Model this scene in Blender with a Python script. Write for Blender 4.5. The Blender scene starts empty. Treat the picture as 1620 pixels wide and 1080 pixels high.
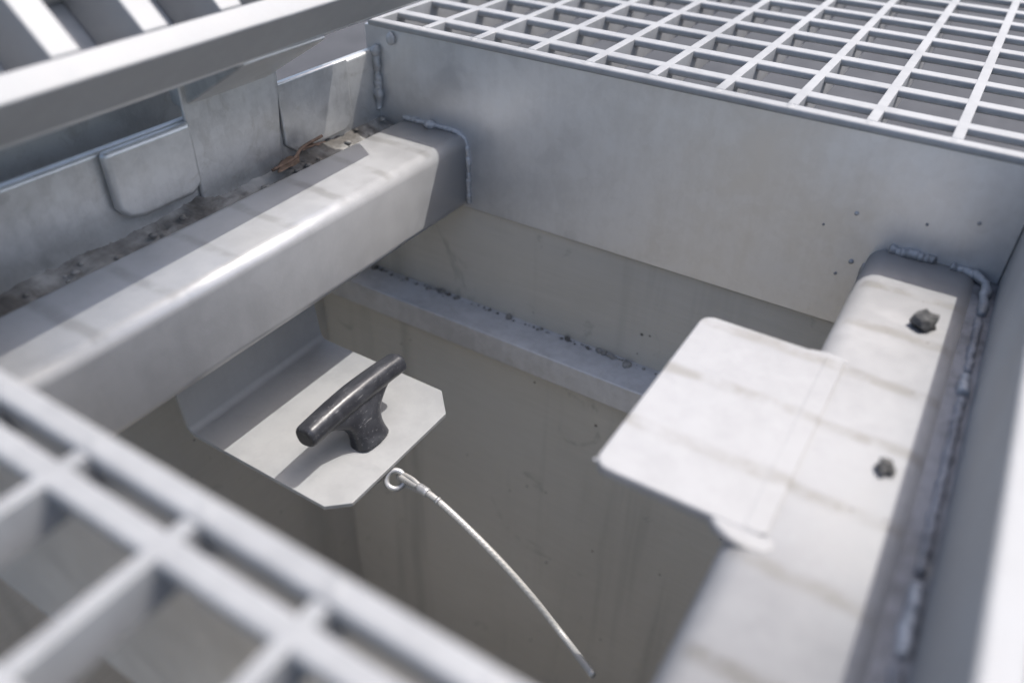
import bpy, bmesh, math, random
from mathutils import Vector, Matrix, noise
random.seed(7)
MM = 0.001
sc = bpy.context.scene
COL = sc.collection

# ------------------------------------------------------------------ helpers
def V(x, y, z): return Vector((x * MM, y * MM, z * MM))

def link(name, bm, mats, parent=None, smooth=False):
    me = bpy.data.meshes.new(name)
    bmesh.ops.recalc_face_normals(bm, faces=bm.faces[:])
    bm.to_mesh(me); bm.free()
    for m in (mats if isinstance(mats, (list, tuple)) else [mats]):
        me.materials.append(m)
    if smooth:
        for p in me.polygons: p.use_smooth = True
    o = bpy.data.objects.new(name, me)
    COL.objects.link(o)
    if parent is not None:
        o.parent = parent
        me.transform(Matrix.Translation(-parent.location))
    return o

def thing(name, label, cat, loc, group=None):
    o = bpy.data.objects.new(name, None)
    o.empty_display_size = 0.02
    o.location = V(*loc)
    COL.objects.link(o)
    tag(o, label, cat, group)
    return o

def tag(o, label, cat, group=None, kind=None):
    o['label'] = label; o['category'] = cat
    if group: o['group'] = group
    if kind: o['kind'] = kind
    return o

def box(bm, x0, x1, y0, y1, z0, z1, mi=0):
    vs = [bm.verts.new(V(x, y, z)) for z in (z0, z1) for (x, y) in ((x0, y0), (x1, y0), (x1, y1), (x0, y1))]
    for q in ((3, 2, 1, 0), (4, 5, 6, 7), (0, 1, 5, 4), (1, 2, 6, 5), (2, 3, 7, 6), (3, 0, 4, 7)):
        bm.faces.new([vs[i] for i in q]).material_index = mi

def obox(bm, o, ax, ay, az, r0, r1, r2):
    """box in a local frame: o origin (mm Vector), three axes, three ranges"""
    vs = []
    for c in r2:
        for (a, b) in ((r0[0], r1[0]), (r0[1], r1[0]), (r0[1], r1[1]), (r0[0], r1[1])):
            p = o + ax * a + ay * b + az * c
            vs.append(bm.verts.new(p * MM))
    for q in ((3, 2, 1, 0), (4, 5, 6, 7), (0, 1, 5, 4), (1, 2, 6, 5), (2, 3, 7, 6), (3, 0, 4, 7)):
        bm.faces.new([vs[i] for i in q])

def bevel(o, w, seg=2, ang=35):
    m = o.modifiers.new('bevel', 'BEVEL'); m.width = w * MM; m.segments = seg
    m.limit_method = 'ANGLE'; m.angle_limit = math.radians(ang); m.harden_normals = False
    for p in o.data.polygons: p.use_smooth = True
    w2 = o.modifiers.new('wn', 'WEIGHTED_NORMAL'); w2.keep_sharp = True
    return o

def prism(bm, pts, off):
    """closed polygon (list of mm Vectors) extruded by off (mm Vector)"""
    a = [bm.verts.new(p * MM) for p in pts]
    b = [bm.verts.new((p + off) * MM) for p in pts]
    n = len(a)
    bm.faces.new(a[::-1]); bm.faces.new(b)
    for i in range(n):
        bm.faces.new((a[i], a[(i + 1) % n], b[(i + 1) % n], b[i]))

def round_rect(x0, x1, z0, z1, r, n=8):
    pts = []
    for cx, cz, a0 in ((x1 - r, z1 - r, 0), (x0 + r, z1 - r, 90), (x0 + r, z0 + r, 180), (x1 - r, z0 + r, 270)):
        for i in range(n + 1):
            a = math.radians(a0 + 90 * i / n)
            pts.append((cx + r * math.cos(a), cz + r * math.sin(a)))
    return pts

def tube(bm, pts, rad, seg=12, caps=True):
    pts = [Vector(p) for p in pts]
    rings = []
    t0 = (pts[1] - pts[0]).normalized()
    nrm = t0.cross(Vector((0, 0, 1)))
    if nrm.length < 0.1: nrm = t0.cross(Vector((1, 0, 0)))
    nrm.normalize()
    for i, p in enumerate(pts):
        t = (pts[min(i + 1, len(pts) - 1)] - pts[max(i - 1, 0)]).normalized()
        nrm = (nrm - t * nrm.dot(t)).normalized(); bn = t.cross(nrm)
        r = rad[i] if isinstance(rad, (list, tuple)) else rad
        rings.append([bm.verts.new((p + (nrm * math.cos(2 * math.pi * k / seg) + bn * math.sin(2 * math.pi * k / seg)) * r) * MM) for k in range(seg)])
    for a, b in zip(rings, rings[1:]):
        for k in range(seg):
            bm.faces.new((a[k], a[(k + 1) % seg], b[(k + 1) % seg], b[k]))
    if caps:
        bm.faces.new(rings[0][::-1]); bm.faces.new(rings[-1])

def catmull(P, n=8):
    P = [Vector(p) for p in P]
    Q = [P[0] * 2 - P[1]] + P + [P[-1] * 2 - P[-2]]
    out = []
    for i in range(1, len(Q) - 2):
        a, b, c, d = Q[i - 1:i + 3]
        for k in range(n):
            t = k / n
            out.append(0.5 * ((2 * b) + (c - a) * t + (2 * a - 5 * b + 4 * c - d) * t * t + (3 * b - a - 3 * c + d) * t ** 3))
    out.append(P[-1])
    return out

def blob(bm, c, rx, ry, rz, sub=2, jit=0.12, rot=None):
    """irregular lump"""
    ret = bmesh.ops.create_icosphere(bm, subdivisions=sub, radius=1.0)
    seed = Vector((random.uniform(0, 50), random.uniform(0, 50), random.uniform(0, 50)))
    R = rot or Matrix.Rotation(random.uniform(0, 6.28), 3, 'Z')
    for v in ret['verts']:
        k = 1 + jit * noise.noise(v.co * 1.7 + seed) * 2
        p = Vector((v.co.x * rx, v.co.y * ry, v.co.z * rz)) * k
        v.co = ((R @ p) + Vector(c)) * MM

def bead(bm, path, r, step, jit=0.25, flat=1.0):
    """a weld run: one rippled, uneven tube along a polyline (mm)"""
    path = [Vector(p) for p in path]
    pts = []
    for a, b in zip(path, path[1:]):
        n = max(2, int((b - a).length / .35))
        pts += [a.lerp(b, i / n) for i in range(n)]
    pts.append(path[-1])
    sm = []                                       # round the corners
    for i in range(len(pts)):
        q = pts[max(0, i - 5):i + 6]; sm.append(sum(q, Vector()) / len(q))
    sd = random.uniform(0, 90); out, rad, s = [], [], 0.0
    for i, p in enumerate(sm):
        if i: s += (p - sm[i - 1]).length
        a = noise.noise(Vector((s / 6.0, sd, 0))); b = noise.noise(Vector((s / 2.2, sd, 5)))
        rip = abs(math.sin(math.pi * (s / step + .35 * b)))
        end = min(1.0, .45 + min(i, len(sm) - 1 - i) / 6.0)
        rad.append(r * end * (.80 + .22 * jit / .25 * a + .16 * rip + .10 * b))
        out.append(p + Vector((noise.noise(Vector((s / 4, sd, 9))), noise.noise(Vector((s / 4, sd, 19))), noise.noise(Vector((s / 4, sd, 29))))) * r * .35)
    tube(bm, out, rad, 12)

# ------------------------------------------------------------------ materials
def nt(name):
    m = bpy.data.materials.new(name); m.use_nodes = True
    t = m.node_tree; b = t.nodes['Principled BSDF']
    return m, t, b

def N(t, typ, **kw):
    n = t.nodes.new(typ)
    for k, v in kw.items():
        if k in n.inputs: n.inputs[k].default_value = v
        else: setattr(n, k, v)
    return n

def mathn(t, op, a, b=None, clamp=False):
    n = t.nodes.new('ShaderNodeMath'); n.operation = op; n.use_clamp = clamp
    for i, v in enumerate((a, b)):
        if v is None: continue
        if isinstance(v, (int, float)): n.inputs[i].default_value = v
        else: t.links.new(v, n.inputs[i])
    return n.outputs[0]

def maprange(t, v, a, b, c=0.0, d=1.0, smooth=True):
    n = t.nodes.new('ShaderNodeMapRange'); n.clamp = True
    if smooth: n.interpolation_type = 'SMOOTHSTEP'
    t.links.new(v, n.inputs['Value'])
    n.inputs['From Min'].default_value = a; n.inputs['From Max'].default_value = b
    n.inputs['To Min'].default_value = c; n.inputs['To Max'].default_value = d
    return n.outputs['Result']

def mix(t, fac, a, b, mode='MIX'):
    n = t.nodes.new('ShaderNodeMix'); n.data_type = 'RGBA'; n.blend_type = mode
    for i, v in ((0, fac), (6, a), (7, b)):
        if isinstance(v, (int, float)): n.inputs[i].default_value = v
        elif isinstance(v, tuple): n.inputs[i].default_value = (*v, 1)
        else: t.links.new(v, n.inputs[i])
    return n.outputs[2]

def noi(t, vec, scale, detail=4, rough=.55, dist=0.0):
    n = N(t, 'ShaderNodeTexNoise', Scale=scale, Detail=detail, Roughness=rough, Distortion=dist)
    t.links.new(vec, n.inputs['Vector'])
    return n.outputs['Fac']

def galv(name, base=(.60, .61, .62), var=.10, rough=.5, metal=.35, stains=0.0, dirt=0.0, bump=.25, seed=0.0, fine=900, spangle=.09):
    """hot dip galvanised steel: blotchy zinc, soft spangle, fine grain"""
    m, t, b = nt(name)
    geo = N(t, 'ShaderNodeNewGeometry'); mp = N(t, 'ShaderNodeMapping'); mp.inputs['Location'].default_value = (seed, seed * .7, seed * 1.3)
    t.links.new(geo.outputs['Position'], mp.inputs['Vector']); P = mp.outputs['Vector']
    big = noi(t, P, 14, 4, .6, .6); mid = noi(t, P, 70, 3, .6, .3); fin = noi(t, P, fine, 2, .6)
    vm = N(t, 'ShaderNodeMix'); vm.data_type = 'RGBA'; vm.inputs[0].default_value = .012; t.links.new(P, vm.inputs[6])
    nz = N(t, 'ShaderNodeTexNoise', Scale=60.0); t.links.new(P, nz.inputs['Vector']); t.links.new(nz.outputs['Color'], vm.inputs[7])
    vor = N(t, 'ShaderNodeTexVoronoi', Scale=170.0); t.links.new(vm.outputs[2], vor.inputs['Vector'])
    rm = N(t, 'ShaderNodeMapping'); rm.inputs['Scale'].default_value = (140, 140, 9); t.links.new(P, rm.inputs[0])
    run = noi(t, rm.outputs[0], 1, 4, .6, .2)
    frost = noi(t, P, 330, 3, .7)
    sp = N(t, 'ShaderNodeSeparateColor'); t.links.new(vor.outputs['Color'], sp.inputs['Color'])
    lo = tuple(c * (1 - var * 1.6) for c in base); hi = tuple(min(.95, c * (1 + var)) for c in base)
    f = mathn(t, 'ADD', mathn(t, 'MULTIPLY', big, .75), mathn(t, 'ADD', mathn(t, 'MULTIPLY', mid, .35), mathn(t, 'MULTIPLY', sp.outputs[0], spangle)))
    f = mathn(t, 'ADD', f, mathn(t, 'ADD', mathn(t, 'MULTIPLY', mathn(t, 'SUBTRACT', run, .5), .30), mathn(t, 'MULTIPLY', mathn(t, 'SUBTRACT', frost, .5), .22)))
    colr = mix(t, maprange(t, f, .38, .80), lo, hi)
    if dirt:
        d = noi(t, P, 38, 6, .75, 1.6)
        colr = mix(t, mathn(t, 'MULTIPLY', maprange(t, d, .52, .72), dirt), colr, (.33, .31, .27))
    if stains:
        sx = N(t, 'ShaderNodeSeparateXYZ'); t.links.new(geo.outputs['Position'], sx.inputs[0])
        wob = mathn(t, 'MULTIPLY', mathn(t, 'SUBTRACT', noi(t, geo.outputs['Position'], 45, 2), .5), .006)
        ph = mathn(t, 'FRACT', mathn(t, 'DIVIDE', mathn(t, 'ADD', mathn(t, 'SUBTRACT', sx.outputs['Y'], .1480 - .0163), wob), .0326))
        dist = mathn(t, 'ABSOLUTE', mathn(t, 'SUBTRACT', ph, .5))
        band = mathn(t, 'SUBTRACT', 1.0, maprange(t, dist, .03, .135))
        brk = maprange(t, noi(t, geo.outputs['Position'], 75, 4, .6), .30, .62)
        amt = mathn(t, 'MULTIPLY', mathn(t, 'MULTIPLY', mathn(t, 'MULTIPLY', band, brk), stains), maprange(t, sx.outputs['Z'], -.0545, -.0522))
        colr = mix(t, amt, colr, (.20, .192, .175))
        spk = noi(t, geo.outputs['Position'], 420, 2, .5)
        spots = mathn(t, 'MULTIPLY', mathn(t, 'MULTIPLY', maprange(t, spk, .66, .70), maprange(t, sx.outputs['X'], -.03, .012)), mathn(t, 'MULTIPLY', band, .8))
        colr = mix(t, spots, colr, (.13, .12, .12))
    t.links.new(colr, b.inputs['Base Color'])
    b.inputs['Metallic'].default_value = metal
    rr = maprange(t, f, .3, .85, rough - .07, rough + .10)
    t.links.new(rr, b.inputs['Roughness'])
    bp = N(t, 'ShaderNodeBump', Strength=bump, Distance=.0006)
    h = mathn(t, 'ADD', mathn(t, 'MULTIPLY', mid, .8), mathn(t, 'MULTIPLY', fin, .22))
    t.links.new(h, bp.inputs['Height']); t.links.new(bp.outputs[0], b.inputs['Normal'])
    return m

def concrete(name, c1, c2, board=True):
    m, t, b = nt(name)
    geo = N(t, 'ShaderNodeNewGeometry'); P = geo.outputs['Position']
    big = noi(t, P, 6, 5, .6, .5)
    mp = N(t, 'ShaderNodeMapping'); mp.inputs['Scale'].default_value = (6, 6, 60); t.links.new(P, mp.inputs[0])
    lay = noi(t, mp.outputs[0], 5, 4, .6, .3)
    f = mathn(t, 'ADD', mathn(t, 'MULTIPLY', big, .7), mathn(t, 'MULTIPLY', lay, .3))
    c = mix(t, maprange(t, f, .3, .7), c1, c2)
    pit = N(t, 'ShaderNodeTexVoronoi', Scale=75.0); t.links.new(P, pit.inputs[0])
    pm = mathn(t, 'MULTIPLY', mathn(t, 'SUBTRACT', 1.0, maprange(t, pit.outputs['Distance'], .05, .10)), maprange(t, noi(t, P, 30, 2), .52, .6))
    c = mix(t, mathn(t, 'MULTIPLY', pm, .8), c, (.05, .045, .04))
    blot = maprange(t, noi(t, P, 25, 4, .65, 1.5), .62, .72)
    c = mix(t, mathn(t, 'MULTIPLY', blot, .45), c, tuple(x * .6 for x in c1))
    mv = N(t, 'ShaderNodeMapping'); mv.inputs['Scale'].default_value = (22, 22, 1.6); t.links.new(P, mv.inputs[0])
    c = mix(t, mathn(t, 'MULTIPLY', maprange(t, noi(t, mv.outputs[0], 1, 4, .65, .3), .50, .70), .38), c, tuple(x * .5 for x in c1))
    t.links.new(c, b.inputs['Base Color']); b.inputs['Roughness'].default_value = .9
    b.inputs['Specular IOR Level'].default_value = .25
    mp2 = N(t, 'ShaderNodeMapping'); mp2.inputs['Scale'].default_value = (8, 8, 420); t.links.new(P, mp2.inputs[0])
    h = mathn(t, 'SUBTRACT', mathn(t, 'ADD', mathn(t, 'MULTIPLY', noi(t, mp2.outputs[0], 1, 3), .6), mathn(t, 'MULTIPLY', noi(t, P, 220, 4), .5)), mathn(t, 'MULTIPLY', pm, 1.0))
    bp = N(t, 'ShaderNodeBump', Strength=.35, Distance=.001); t.links.new(h, bp.inputs['Height']); t.links.new(bp.outputs[0], b.inputs['Normal'])
    return m

def simple(name, c1, c2, scale, rough=.8, metal=0.0, bump=.3, fine=300):
    m, t, b = nt(name)
    geo = N(t, 'ShaderNodeNewGeometry'); P = geo.outputs['Position']
    f = noi(t, P, scale, 5, .65, .4)
    t.links.new(mix(t, maprange(t, f, .35, .65), c1, c2), b.inputs['Base Color'])
    b.inputs['Roughness'].default_value = rough; b.inputs['Metallic'].default_value = metal
    bp = N(t, 'ShaderNodeBump', Strength=bump, Distance=.0005)
    t.links.new(noi(t, P, fine, 4), bp.inputs['Height']); t.links.new(bp.outputs[0], b.inputs['Normal'])
    return m

M_plate = galv('zinc_plate', (.58, .585, .59), .06, .36, .6, dirt=.08, bump=.12, seed=.3)
M_left = galv('zinc_plate_dirty', (.52, .52, .51), .12, .34, .65, dirt=.45, bump=.5, seed=.8)
M_beam = galv('zinc_tube', (.42, .42, .42), .05, .36, .35, stains=.4, bump=.25, seed=1.7)
M_strike = galv('zinc_tube_bright', (.30, .30, .303), .07, .6, .06, stains=.75, bump=.4, seed=2.6)
M_grate = galv('zinc_grating', (.275, .278, .282), .09, .6, .1, bump=.15, seed=3.9)
M_lid = galv('zinc_lid', (.30, .303, .306), .06, .6, .1, bump=.15, seed=4.4)
M_latch = galv('zinc_sheet', (.29, .295, .297), .06, .55, .12, bump=.10, seed=5.1, fine=1600)
M_weld = galv('zinc_weld', (.34, .345, .355), .28, .5, .3, bump=.5, seed=6.4, dirt=.4)
M_welddark = galv('zinc_weld_dull', (.20, .20, .21), .4, .6, .3, bump=.6, seed=7.7, dirt=.5)
M_ledge = galv('zinc_angle', (.50, .505, .52), .10, .55, .3, dirt=.3, bump=.2, seed=9.1)
M_wire = None
M_conc = concrete('pit_concrete', (.44, .42, .375), (.50, .48, .435))
M_floor = concrete('pit_floor_concrete', (.45, .43, .39), (.52, .50, .46))
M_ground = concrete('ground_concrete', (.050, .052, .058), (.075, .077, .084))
M_dirt = simple('dirt', (.085, .078, .07), (.30, .295, .28), 30, .95)
M_stone = simple('stone', (.045, .045, .045), (.12, .117, .11), 260, .85, bump=.8)
M_twig = simple('dry_leaf', (.11, .07, .045), (.20, .13, .09), 150, .8)
M_gap = simple('sealant', (.16, .155, .14), (.24, .23, .21), 60, .9)

def handle_mat():
    m, t, b = nt('black_plastic_worn')
    geo = N(t, 'ShaderNodeNewGeometry'); P = geo.outputs['Position']
    a = noi(t, P, 90, 5, .7, .8); s = noi(t, P, 700, 3, .7)
    mp = N(t, 'ShaderNodeMapping'); mp.inputs['Scale'].default_value = (900, 120, 900); t.links.new(P, mp.inputs[0])
    scr = noi(t, mp.outputs[0], 1, 3, .6)
    c = mix(t, maprange(t, a, .38, .72), (.024, .025, .030), (.045, .047, .054))
    c = mix(t, mathn(t, 'MULTIPLY', maprange(t, s, .58, .72), .55), c, (.16, .16, .165))
    c = mix(t, mathn(t, 'MULTIPLY', mathn(t, 'MULTIPLY', maprange(t, scr, .62, .70), maprange(t, a, .45, .6)), .7), c, (.22, .22, .22))
    t.links.new(c, b.inputs['Base Color'])
    t.links.new(maprange(t, a, .3, .7, .30, .45), b.inputs['Roughness'])
    bp = N(t, 'ShaderNodeBump', Strength=.25, Distance=.0003)
    t.links.new(mathn(t, 'ADD', mathn(t, 'MULTIPLY', s, .5), scr), bp.inputs['Height']); t.links.new(bp.outputs[0], b.inputs['Normal'])
    return m
M_handle = handle_mat()

def wire_mat():
    m, t, b = nt('wire_rope')
    tc = N(t, 'ShaderNodeNewGeometry'); P = tc.outputs['Position']
    mp = N(t, 'ShaderNodeMapping'); mp.inputs['Rotation'].default_value = (0, .5, .9); t.links.new(P, mp.inputs[0])
    w = N(t, 'ShaderNodeTexWave', Scale=330.0, Distortion=.5); t.links.new(mp.outputs[0], w.inputs[0])
    c = mix(t, maprange(t, w.outputs['Fac'], .2, .8), (.33, .325, .31), (.39, .385, .37))
    t.links.new(c, b.inputs['Base Color']); b.inputs['Roughness'].default_value = .42; b.inputs['Metallic'].default_value = .25
    bp = N(t, 'ShaderNodeBump', Strength=.15, Distance=.0003); t.links.new(w.outputs['Fac'], bp.inputs['Height']); t.links.new(bp.outputs[0], b.inputs['Normal'])
    return m
M_wire = wire_mat()
M_steel = simple('bright_steel', (.34, .34, .34), (.46, .46, .46), 120, .38, .6, .1)

# ------------------------------------------------------------------ setting
def ring_slab(x0, x1, y0, y1, X0, X1, Y0, Y1, z0, z1):
    bm = bmesh.new()
    box(bm, X0, x0, Y0, Y1, z0, z1); box(bm, x1, X1, Y0, Y1, z0, z1)
    box(bm, x0, x1, Y0, y0, z0, z1); box(bm, x0, x1, y1, Y1, z0, z1)
    return bm
PX0, PX1, PY0, PY1, PZ = -352, 80, -420, 347, -610
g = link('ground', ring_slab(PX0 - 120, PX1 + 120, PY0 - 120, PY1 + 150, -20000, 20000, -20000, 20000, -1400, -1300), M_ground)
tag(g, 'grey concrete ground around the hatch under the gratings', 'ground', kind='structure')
bm = bmesh.new(); box(bm, PX0 - 30, PX1 + 30, PY0 - 30, PY1 + 10, PZ - 60, PZ)
tag(link('floor', bm, M_floor), 'dim concrete floor at the bottom of the pit', 'floor', kind='structure')

def wall(label, x0, x1, y0, y1, z1=-96.5, PZ=-670):
    bm = bmesh.new(); box(bm, x0, x1, y0, y1, PZ, z1)
    o = link('concrete_wall', bm, M_conc); bevel(o, 2)
    tag(o, label, 'wall', 'concrete walls of the pit'); return o
wall('greenish grey concrete pit wall below the back plate, behind the steel ledge', PX0 - 66, PX1 + 66, PY1, PY1 + 18)
wall('dark concrete pit wall on the left below the square tube and latch bracket', PX0 - 64, PX0, PY0 - 20, PY1 + 12, -98.5)
wall('shaded concrete pit wall on the right below the bright tube', PX1, PX1 + 64, PY0 - 20, PY1 + 12, -98.5)
wall('concrete pit wall nearest the viewer below the front grating', PX0 - 66, PX1 + 66, PY0 - 66, PY0)

# ledge: galvanised angle on the pit wall
bm = bmesh.new()
prof = [(322.5, -164), (350, -164), (350, -168), (326.5, -168), (326.5, -181.5), (322.5, -181.5)]
prism(bm, [Vector((PX0 + 1, y, z)) for y, z in prof], Vector((PX1 - PX0 - 2, 0, 0)))
o = link('steel_ledge', bm, M_ledge); bevel(o, 1.0)
tag(o, 'long grey steel angle ledge running along the concrete pit wall', 'ledge')
bm = bmesh.new()                       # lower part of the wall set forward below the ledge
box(bm, PX0 - 10, PX1 + 10, 327.5, 358, PZ - 40, -168.6)
o = link('concrete_wall', bm, M_conc); tag(o, 'lower concrete pit wall set forward under the steel ledge', 'wall', 'concrete walls of the pit')
bm = bmesh.new()
for i in range(120):
    x = random.uniform(-330, -60); r = random.choice((.35, .45, .6, .8, 1.0, 1.9)) * random.uniform(.7, 1.3)
    blob(bm, (x, 345.2 - abs(random.gauss(0, 1.6)), -163.6), r * 1.4, r, r * .8, 1, .25)
o = link('dirt', bm, M_dirt, smooth=True); tag(o, 'dark crumbs of dirt along the back of the steel ledge', 'dirt', kind='stuff')

# ------------------------------------------------------------------ hatch frame (welded: one thing)
frame = thing('hatch_frame', 'galvanised steel hatch frame with two square tubes welded between its plates', 'hatch frame', (-130, 200, -96))
def part(name, bm, mat, parent, label=None, smooth=False):
    o = link(name, bm, mat, parent, smooth)
    if label: o['label'] = label
    return o
bm = bmesh.new(); box(bm, -307, 29.2, 344, 350, -96, -3.0)
back = bevel(part('frame_plate', bm, M_plate, frame, 'wide smooth grey back plate under the far grating'), .6)
bm = bmesh.new(); box(bm, -312, 40, 54.4, 58, -20, -6.0); box(bm, -312, 40, 50.5, 58, -104, -20.2)
bevel(part('frame_plate', bm, M_plate, frame, 'front plate under the blurred near grating'), .6)
bm = bmesh.new(); box(bm, -306, -300, 57, 346, -96.2, -15.5); box(bm, -338, -332, 57, 262, -97, 1); box(bm, -332.5, -305.5, 57.2, 348, -42, -38)
bevel(part('frame_plate', bm, M_left, frame, 'dirty hinge side plate behind the left tube'), 2.2, 4)
bm = bmesh.new(); box(bm, 29.5, 37.5, -20, 356, -97, -.4)
bevel(part('frame_plate', bm, M_grate, frame, 'right side plate with a bright sunlit top edge'), 1.2, 3)

def rounded_beam(x0, x1, mat, label, r=8.5):
    bm = bmesh.new()
    prism(bm, [Vector((x, 57.7, z)) for x, z in round_rect(x0, x1, -95.5, -51.6, r)], Vector((0, 286.2, 0)))
    o = part('square_tube', bm, mat, frame, label)
    for p in o.data.polygons: p.use_smooth = len(p.vertices) == 4
    return o
beamL = rounded_beam(-285, -238, M_beam, 'left square tube, its top half shaded by the open lid', 6.2)
beamR = rounded_beam(-22, 24, M_strike, 'right square tube with pale stains and weld marks')

# strike plate: flush on the right tube, free end over the pit
def rounded_outline(x0, x1, y0, y1, r, corners):
    pts = []
    for (cx, cy, a0, key) in ((x1, y1, 0, 'xy'), (x0, y1, 90, 'Xy'), (x0, y0, 180, 'XY'), (x1, y0, 270, 'xY')):
        if key in corners:
            ox = cx - r if cx == x1 else cx + r; oy = cy - r if cy == y1 else cy + r
            for i in range(7):
                a = math.radians(a0 + 15 * i); pts.append((ox + r * math.cos(a), oy + r * math.sin(a)))
        else: pts.append((cx, cy))
    return pts
bm = bmesh.new()
prism(bm, [Vector((x, y, -55.0)) for x, y in rounded_outline(-64.5, -13, 156.5, 250.5, 5, ('Xy', 'XY'))], Vector((0, 0, 4.0)))
strike = bevel(part('strike_plate', bm, M_strike, frame, 'sunlit flat plate with rounded corners sticking out over the pit'), .9, 3)
bm = bmesh.new()
prism(bm, [Vector((x, y, -51.4)) for x, y in rounded_outline(-18.2, -11.8, 157.5, 249.5, 1.5, ('xy', 'Xy', 'XY', 'xY'))], Vector((0, 0, .62)))
o = link('weld_bead', bm, M_strike, strike.parent); o.parent = strike; o.data.transform(Matrix.Identity(4)); o.location = (0, 0, 0); strike.location = (0, 0, 0)
o['label'] = 'ground flat weld seam across the plate'; bevel(o, .3, 2)
bm = bmesh.new()
prism(bm, [Vector((x, y, -55.2)) for x, y in ((-29, 158), (-25.5, 154.2), (-20.5, 151.4), (-15, 150.2), (-10.5, 151.2), (-8.2, 154), (-8.5, 158))], Vector((0, 0, 4.0)))
o = link('weld_bead', bm, M_strike, frame); o.parent = strike; o['label'] = 'smooth tongue of weld at the near corner of the plate'; bevel(o, 1.6, 4)
bm = bmesh.new()
prism(bm, [Vector((x, y, -55.2)) for x, y in ((-28, 249), (-24, 251.8), (-18, 253.4), (-11, 252.4), (-9.5, 249))], Vector((0, 0, 4.0)))
o = link('weld_bead', bm, M_strike, frame); o.parent = strike; o['label'] = 'small lump of weld at the far corner of the plate'; bevel(o, 1.6, 4)

# weld runs, one object each
def weld(parent, path, r, step, mat=None, jit=.25, label=None):
    bm = bmesh.new(); bead(bm, path, r, step, jit)
    o = part('weld_bead', bm, mat or M_weld, frame, label, True); o.parent = parent; return o
beamL.location = beamR.location = back.location = (0, 0, 0)
weld(beamL, [(-284, 343.2, -51), (-246, 343.2, -50.8), (-239, 343.2, -54), (-237.4, 343.2, -68), (-237.2, 343.2, -94)], 1.7, 3.2, None, .45)
weld(beamR, [(-16, 343, -50.8), (5, 343, -50.6)], 2.4, 2.4, None, .15, 'short bluish weld at the far end of the right tube')
weld(beamR, [(9, 342.8, -51), (19, 342.2, -51.2), (24.5, 338, -52), (25.8, 325, -52.6), (26, 312, -52.8)], 2.0, 2.9, None, .4)
weld(beamR, [(-22.5, 343.4, -60), (-23, 343.4, -93)], 1.0, 6, None, .4)
bm = bmesh.new(); box(bm, 19.5, 30, 57.2, 345, -62, -53.6)
o = part('weld_bead', bm, M_welddark, frame, 'flat dull seam filling the gap beside the right tube'); o.parent = beamR; bevel(o, .8, 2)
weld(beamR, [(25.8, 311, -53.2), (26, 270, -53.2)], 1.7, 1.5, M_welddark, .3, 'dull rippled weld along the far part of the right tube')
weld(beamR, [(26.2, 255, -53.2), (26.6, 168, -53.2)], 1.6, 1.35, M_welddark, .3, 'dull finely rippled weld along the middle of the right tube')
weld(beamR, [(26, 269, -53.2), (26.2, 256, -53.2)], 2.2, 2.8, None, .3)
weld(beamR, [(26.6, 167, -53.2), (26.8, 140, -53.2)], 2.2, 3.2, None, .35)
weld(beamR, [(26.8, 139, -53.2), (26.8, 126, -53.2)], 1.8, 1.5, M_welddark, .3)
weld(beamR, [(26.8, 125, -53.2), (26.8, 60, -53.2)], 2.0, 3.0, None, .35)
weld(back, [(-299, 342, -12), (-299, 342.4, -22), (-298.4, 342, -38), (-299, 342, -50)], 2.5, 5, None, .6, 'dripping weld in the far left corner')
def drop(parent, c, r):
    bm = bmesh.new(); blob(bm, c, *r, sub=3, jit=.08, rot=Matrix.Identity(3))
    o = part('zinc_drop', bm, M_weld, frame, None, True); o.parent = parent
drop(back, (-288, 343, -8), (3.0, 2, 3.4)); drop(back, (-297.5, 341, -40), (2.6, 2.2, 4.0)); drop(strike, (-64.6, 159.2, -52.4), (.9, .8, .8)); drop(beamL, (-262, 341, -50), (3.4, 3, 2.6))
for c, r in (((-32, 343.6, -39), .9), ((-28, 343.6, -62), 1.1), ((-33, 343.6, -70), .7), ((-44, 343.6, -48), .6), ((14, 343.6, -30), .8), ((-4, 343.6, -36), .6)):
    drop(back, c, (r, r * .7, r))
# hinge leaves on the hinge side plate
bm = bmesh.new()
prism(bm, [Vector((-300.2, y, z)) for y, z in ((168, -15), (168, -40), (172, -46), (180, -48), (206, -48), (212, -44), (212, -15))], Vector((5.2, 0, 0)))
o = bevel(part('hinge_leaf', bm, M_left, frame), 2.6, 5)
bm = bmesh.new()
prism(bm, [Vector((-300.2, y, z)) for y, z in ((211.4, -58), (211.4, 2), (268, 2), (268, -10), (262, -58))], Vector((2.6, 0, 0)))
bevel(part('hinge_leaf', bm, M_left, frame), 1.6, 5)
bm = bmesh.new()
prism(bm, [Vector((-300.2, y, z)) for y, z in ((266.8, -14), (266.8, -46), (274, -52), (312, -52), (318, -46), (318, -14))], Vector((2.2, 0, 0)))
bevel(part('hinge_leaf', bm, M_left, frame), 1.4, 5)

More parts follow.
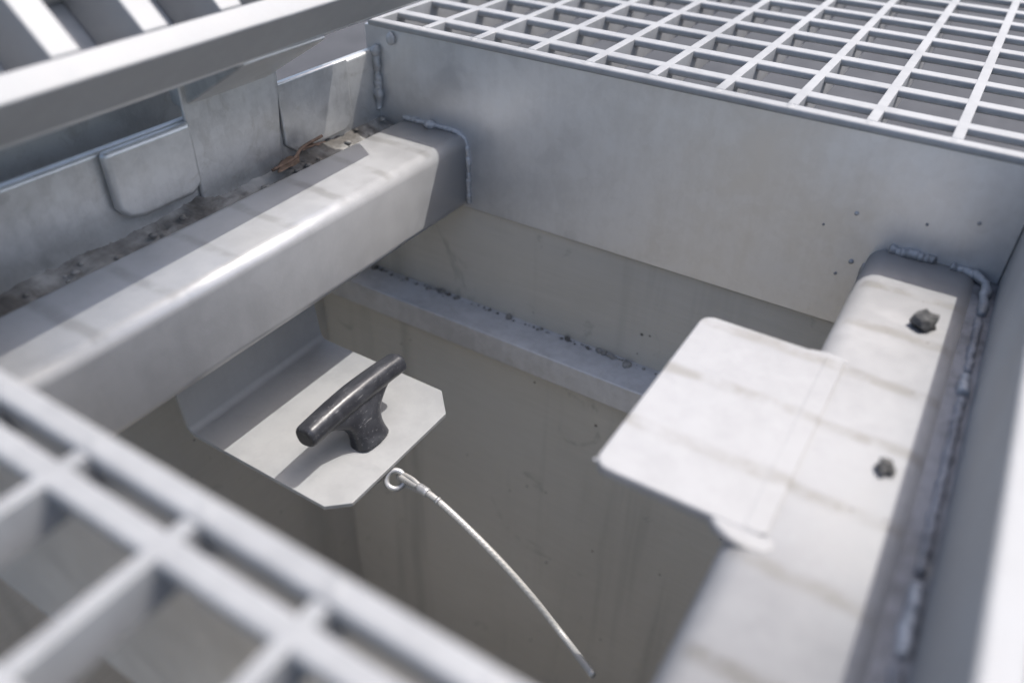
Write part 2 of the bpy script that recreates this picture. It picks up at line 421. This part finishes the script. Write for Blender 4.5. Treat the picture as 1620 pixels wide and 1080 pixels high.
# ------------------------------------------------------------------ gratings
def grating(name, label, x0, x1, y0, y1, xs, ys, group, edge='lo', depth=13, bar=4.4, cross=7.8, band=3.6):
    t = thing(name, label, 'grating', ((x0 + x1) / 2, (y0 + y1) / 2, -30), group)
    bm = bmesh.new()
    ya, yb = (y0, y0 + 6.6) if edge == 'lo' else (y1 - 6.6, y1)
    box(bm, x0, x1, ya, yb, -band, 0)
    o = part('edge_band', bm, M_grate, t); bevel(o, 1.4, 4)
    bm = bmesh.new()
    lo, hi = (yb + .1, y1) if edge == 'lo' else (y0, ya - .1)
    for x in xs: box(bm, x - bar / 2, x + bar / 2, lo, hi, -depth, -.25)
    for x in xs:                          # zinc runs where the bars meet the edge band
        if x0 + 4 < x < x1 - 4: blob(bm, (x + random.uniform(-.5, .5), (ya + yb) / 2, -.9), random.uniform(2.8, 3.8), 3.0, 1.3, 2, .10, Matrix.Identity(3))
    o = part('bearing_bar', bm, M_grate, t); bevel(o, .8, 2)
    bm = bmesh.new()
    for y in ys: box(bm, x0, x1, y - cross / 2, y + cross / 2, -3.9, -.4)
    o = part('cross_bar', bm, M_grate, t); bevel(o, 1.2, 3)
    return t
xs_far = [-4.9 - 33 * k for k in range(-12, 10)]
ys_far = [368.5] + [400.8 + 32.2 * k for k in range(22)]
grating('steel_grating', 'light grey steel grating lying beyond the hatch, at the top of the picture', -304.5, 395, 343.2, 1110, xs_far, ys_far, 'fixed steel gratings')
xs_near = [-2.5 - 33.2 * k for k in range(-1, 11)]
ys_near = [47.0, 14.3, -18.4, -51, -83.7, -116.4]
grating('steel_grating', 'strongly blurred steel grating in the near lower left corner', -336, 60, -120, 60.5, xs_near, ys_near, 'fixed steel gratings', 'hi', 12, 3.6, 6.2, 6.6)

# open lid: a grating hinged on the left, leaning back at 45 degrees
lid = thing('grating_lid', 'open hinged grating lid leaning back at the upper left', 'hatch lid', (-245, 200, 17))
u = Vector((-math.sqrt(.5), 0, math.sqrt(.5))); nn = Vector((-math.sqrt(.5), 0, -math.sqrt(.5))); yy = Vector((0, 1, 0)); L0 = Vector((-235, 0, 36))
skew = Matrix.Rotation(math.radians(2.0), 3, 'Z')
def sk(v): return skew @ v
L0s = Vector((-235, 160, 36)); us, ns, ys_ = sk(u), sk(nn), sk(yy)
LY0, LY1 = 62 - 160, 335 - 160
bm = bmesh.new()
obox(bm, L0s, us, ys_, ns, (0, 9.0), (LY0, LY1), (0, 26)); obox(bm, L0s, us, ys_, ns, (309, 315), (LY0, LY1), (0, 26))
obox(bm, L0s, us, ys_, ns, (9.1, 308.9), (LY0, LY0 + 5), (0, 26)); obox(bm, L0s, us, ys_, ns, (9.1, 308.9), (LY1 - 5, LY1), (0, 26))
bevel(part('edge_band', bm, M_lid, lid), 1.0, 2)
bm = bmesh.new()
for k in range(-2, 6):
    y = 136 - 160 + 33.4 * k
    obox(bm, L0s, us, ys_, ns, (9.1, 308.9), (y - 5.2, y + 5.2), (.4, 25.6))
bevel(part('bearing_bar', bm, M_lid, lid), .8, 2)
bm = bmesh.new()
for k in range(8):
    uu = 42 + 33 * k
    obox(bm, L0s, us, ys_, ns, (uu - 2.5, uu + 2.5), (LY0 + 5.1, LY1 - 5.1), (18, 25.2))
bevel(part('cross_bar', bm, M_lid, lid), .8, 2)
bm = bmesh.new()
obox(bm, L0s, us, ys_, ns, (.3, 314.7), (LY0 + .3, LY1 - .3), (26.05, 28.5))
bevel(part('cover_sheet', bm, M_plate, lid), .5, 2)
bm = bmesh.new()
for ya, yb in ((214, 262),):
    prism(bm, [Vector((x, ya, z)) for x, z in ((-256, 16), (-263, 23), (-309, -2), (-309, -10), (-303, -12))], Vector((0, yb - ya, 0)))
bevel(part('hinge_arm', bm, M_left, lid), 1.2, 2)

# ------------------------------------------------------------------ latch bracket and T-handle
latch = thing('latch_bracket', 'bent sheet metal bracket with clipped corners hanging under the left tube', 'bracket', (-230, 206, -154))
T = 2.4
bm = bmesh.new()
# profile of the bent sheet in x,z (top side), flange leans slightly, 4 mm bend
prof_top = [(-284.2, -95.9)]
bend_c = (-274.6, -148.2); rB = 4.0
for i in range(7):
    a = math.radians(186 + (270 - 186) * i / 6)
    prof_top.append((bend_c[0] + rB * math.cos(a), bend_c[1] + rB * math.sin(a)))
prof_bot = [(-286.6, -95.9)]
for i in range(7):
    a = math.radians(186 + (270 - 186) * i / 6)
    prof_bot.append((bend_c[0] + (rB + T) * math.cos(a), bend_c[1] + (rB + T) * math.sin(a)))
ya, yb = 160.2, 253.6
def strip(pa, pb):
    A = [bm.verts.new(V(x, ya, z)) for x, z in pa]; B = [bm.verts.new(V(x, yb, z)) for x, z in pa]
    C = [bm.verts.new(V(x, ya, z)) for x, z in pb]; D = [bm.verts.new(V(x, yb, z)) for x, z in pb]
    return A, B, C, D
A, B, C_, D = strip(prof_top, prof_bot)
# flat plate outline beyond the bend (clipped corners)
ztop, zbot = bend_c[1] - rB, bend_c[1] - rB - T
out = [(-190.8, ya), (-181.6, 168.6), (-181.6, 240.2), (-194.0, yb)]
tt = [bm.verts.new(V(x, y, ztop)) for x, y in out]; bb = [bm.verts.new(V(x, y, zbot)) for x, y in out]
bm.faces.new([A[-1]] + tt + [B[-1]]); bm.faces.new(([C_[-1]] + bb + [D[-1]])[::-1])
for i in range(3): bm.faces.new((tt[i], bb[i], bb[i + 1], tt[i + 1]))
bm.faces.new((A[-1], C_[-1], bb[0], tt[0])); bm.faces.new((B[-1], tt[3], bb[3], D[-1]))
for i in range(len(A) - 1):
    bm.faces.new((A[i], A[i + 1], B[i + 1], B[i])); bm.faces.new((C_[i], D[i], D[i + 1], C_[i + 1]))
    bm.faces.new((A[i], C_[i], C_[i + 1], A[i + 1])); bm.faces.new((B[i], B[i + 1], D[i + 1], D[i]))
bm.faces.new((A[0], B[0], D[0], C_[0]))
pl = part('bracket_plate', bm, M_latch, latch); bevel(pl, .35, 2, 40)

# T handle: crossbar and flared stem lofted, then fused into one moulded piece
wax = Vector((-.30, 0, .954)).normalized(); tax = wax.cross(Vector((0, 1, 0))).normalized()
if tax.x < 0: tax = -tax
sax = Vector((0, 1, 0))
base = Vector((-201.8, 204.8, ztop))
def loft(bm, secs, n=40):
    """secs: (centre, axis a, half a, axis b, half b, exponent)"""
    rings = []
    for c, a, ha, b, hb, e in secs:
        r = []
        for k in range(n):
            t_ = 2 * math.pi * k / n; ct, st = math.cos(t_), math.sin(t_)
            r.append(bm.verts.new((c + a * (ha * math.copysign(abs(ct) ** (2 / e), ct)) + b * (hb * math.copysign(abs(st) ** (2 / e), st))) * MM))
        rings.append(r)
    for p, q in zip(rings, rings[1:]):
        for k in range(n): bm.faces.new((p[k], p[(k + 1) % n], q[(k + 1) % n], q[k]))
    bm.faces.new(rings[0][::-1]); bm.faces.new(rings[-1])
bm = bmesh.new()
secs = []
for s_ in [-33.8, -33.0, -31.6] + [-30 + 2.5 * i for i in range(25)] + [31.6, 33.0, 33.8]:
    q = abs(s_) / 33.8
    k = 1.0 if abs(s_) < 31.7 else (.93 if abs(s_) < 33.3 else .78)
    secs.append((base + sax * s_ + wax * (25.6 - 1.5 * q * q), tax, (6.4 - .5 * q) * k, wax, (5.7 - .5 * q) * k, 2.7))
loft(bm, secs)
secs = []
for w_, hs, ht in ((-.6, 10.2, 7.2), (1.0, 10.0, 7.0), (4, 9.4, 6.5), (7, 9.3, 6.1), (10, 9.9, 5.9), (12.5, 11.2, 5.7), (14.5, 13.2, 5.5), (16.3, 16.0, 5.3), (18.4, 19.6, 5.0), (20.2, 23.5, 4.6), (23, 24, 4.0)):
    secs.append((base + wax * w_, sax, hs, tax, ht, 2.9))
loft(bm, secs)
hd = part('t_handle', bm, M_handle, latch, 'worn black T-shaped pull handle')
rm = hd.modifiers.new('fuse', 'REMESH'); rm.mode = 'VOXEL'; rm.voxel_size = .45 * MM; rm.use_smooth_shade = True
sm_ = hd.modifiers.new('soft', 'SMOOTH'); sm_.factor = .5; sm_.iterations = 5
# plunger under the plate
bm = bmesh.new()
tube(bm, [base + Vector((-1, 0, -T - .1)), base + Vector((-1, 0, -T - 9))], 9, 24); tube(bm, [base + Vector((-1, 0, -T - 9.1)), base + Vector((-1, 0, -T - 26))], 5, 24)
bevel(part('plunger', bm, M_steel, latch), .6, 2)

# ------------------------------------------------------------------ wire lanyard
lan = thing('wire_lanyard', 'pale wire rope lanyard hooked to a ring under the bracket edge', 'wire rope', (-178, 198, -164))
bm = bmesh.new()
ctr = Vector((-179.2, 195.4, -159.6)); a1 = Vector((.73, .68, 0)).normalized(); a2 = Vector((.492, -.529, -.689)).normalized()
pts = []
for i in range(41):
    a = 2 * math.pi * i / 40; pts.append(ctr + (a1 * math.cos(a) + a2 * math.sin(a)) * 4.3)
tube(bm, pts, 1.5, 12, False)
bmesh.ops.remove_doubles(bm, verts=bm.verts[:], dist=1e-6)
part('ring', bm, M_steel, lan, None, True)
bm = bmesh.new()
path = catmull([(-177.6, 198.0, -161.0), (-174.8, 197, -158.3), (-154.8, 195, -158.3), (-128.9, 193, -168.1), (-104.0, 191.5, -182.7), (-81.9, 189, -197.9), (-60.5, 176, -192.0)], 24)
tube(bm, path, [1.65] * (len(path) - 1) + [1.3], 14)
lp = catmull([(-162, 195.8, -157.6), (-170, 197.6, -156.4), (-178.0, 199, -158.4), (-180, 198.5, -161), (-176, 197.5, -162.4), (-168, 196.2, -160.4), (-160, 195.2, -158.6)], 8)
tube(bm, lp, 1.2, 10)
part('wire', bm, M_wire, lan, None, True)
def along(s0, s1, r, name):
    acc = 0; seg = []
    for a, b in zip(path, path[1:]):
        if s0 <= acc <= s1: seg.append(a)
        acc += (b - a).length
    bm = bmesh.new(); n = len(seg)
    tube(bm, seg, [r * (.82 if i in (0, n - 1) else 1) for i in range(n)], 14)
    part(name, bm, M_steel, lan, None, True)
along(13, 20.5, 2.4, 'ferrule'); along(24, 27.5, 2.1, 'ferrule')

# ------------------------------------------------------------------ loose bits
def chip(c, r, label):
    bm = bmesh.new(); blob(bm, c, *r, sub=2, jit=.3)
    for v in bm.verts: v.co.z = max(v.co.z, -51.4 * MM)
    o = link('stone_chip', bm, M_stone); tag(o, label, 'stone', 'stone chips on the right tube'); return o
chip((7.6, 289.5, -49.4), (4.0, 4.6, 4.8), 'larger rough grey stone chip, near the far end of the right tube')
chip((10.6, 202.4, -50.4), (3.0, 2.6, 2.0), 'smaller dark stone chip, midway along the right tube')
bm = bmesh.new()
box(bm, -300.5, -284.0, 57, 345, -69, -64)
nx, ny = 9, 240
gv = {}
for a in range(nx + 1):
    for b in range(ny + 1):
        x = -300 + 15.6 * a / nx; y = 58 + 285.5 * b / ny
        h = noise.noise(Vector((x / 9, y / 22, 3))) * 4.0 + noise.noise(Vector((x / 3, y / 4, 7))) * 1.3 + noise.noise(Vector((x, y / 1.5, 11))) * .5
        gv[a, b] = bm.verts.new(V(x, y, -58.5 + h + (-284.4 - x) * .28))
for a in range(nx):
    for b in range(ny): bm.faces.new((gv[a, b], gv[a + 1, b], gv[a + 1, b + 1], gv[a, b + 1]))
for i in range(45):
    y = random.choice((random.uniform(60, 343), random.gauss(190, 9), random.gauss(140, 5), random.gauss(265, 12), random.gauss(322, 8))); x = random.uniform(-297, -285)
    r = random.uniform(.5, 1.5)
    blob(bm, (x, min(342, max(60, y)), -56 + random.uniform(-1.5, 2.0) + (-290 - x) * .3), r * 1.5, r * 1.8, r, 1, .3)
o = link('dirt', bm, M_dirt, smooth=True); tag(o, 'dark dirt packed in the gap behind the left tube', 'dirt', kind='stuff')
bm = bmesh.new()
tube(bm, catmull([(-291, 249, -51), (-289, 262, -49), (-292, 272, -47), (-289, 284, -44)], 6), .8, 8)
blob(bm, (-290, 260, -50.5), 3.4, 8, .7, 3, .5, Matrix.Rotation(.3, 3, 'Z')); blob(bm, (-291, 277, -47.5), 2.4, 6, .6, 3, .5, Matrix.Rotation(-.3, 3, 'Z'))
o = link('dry_leaf', bm, M_twig, smooth=True); tag(o, 'curled brown dry leaf lying in the gap behind the left tube', 'leaf')

# ------------------------------------------------------------------ light
DX, DY = .27, .48
az = math.atan2(DX, DY); el = math.atan2(1, math.hypot(DX, DY))
w = bpy.data.worlds.new('World'); sc.world = w; w.use_nodes = True
t = w.node_tree; bg = t.nodes['Background']
sky = t.nodes.new('ShaderNodeTexSky'); sky.sky_type = 'NISHITA'; sky.sun_disc = False
sky.sun_elevation = el; sky.sun_rotation = az; sky.air_density = 1.0; sky.dust_density = 4.0; sky.ozone_density = 1.0
t.links.new(sky.outputs[0], bg.inputs['Color']); bg.inputs['Strength'].default_value = .15
sl = bpy.data.lights.new('sun', 'SUN'); sl.energy = 2.35; sl.angle = math.radians(.53); sl.color = (1, .965, .92)
so = bpy.data.objects.new('sun', sl); COL.objects.link(so)
so.rotation_euler = Vector((DX, DY, 1)).to_track_quat('Z', 'Y').to_euler()
so.location = (1, 2, 4)

# ------------------------------------------------------------------ camera
cam = bpy.data.cameras.new('camera'); co = bpy.data.objects.new('camera', cam); COL.objects.link(co)
R = Matrix(((0.848891772940437, -0.33207967346760187, 0.41122479481562056),
            (0.5280275157642527, 0.49765247941339735, -0.688134399902759),
            (0.023868398142176672, 0.8012896481319033, 0.5978003005743452)))
co.matrix_world = Matrix.Translation((0, 0, .118)) @ R.to_4x4()
cam.sensor_width = 36; cam.sensor_fit = 'HORIZONTAL'; cam.lens = 36 * 1243.4533 / 1620
cam.clip_start = .005; cam.clip_end = 200
cam.dof.use_dof = True; cam.dof.focus_distance = .385; cam.dof.aperture_fstop = 5.0
sc.camera = co
sc.view_settings.view_transform = 'Standard'; sc.view_settings.look = 'None'
sc.view_settings.exposure = 0.90; sc.view_settings.gamma = 1.0; sc.view_settings.use_curve_mapping = False
sc.render.engine = 'CYCLES'
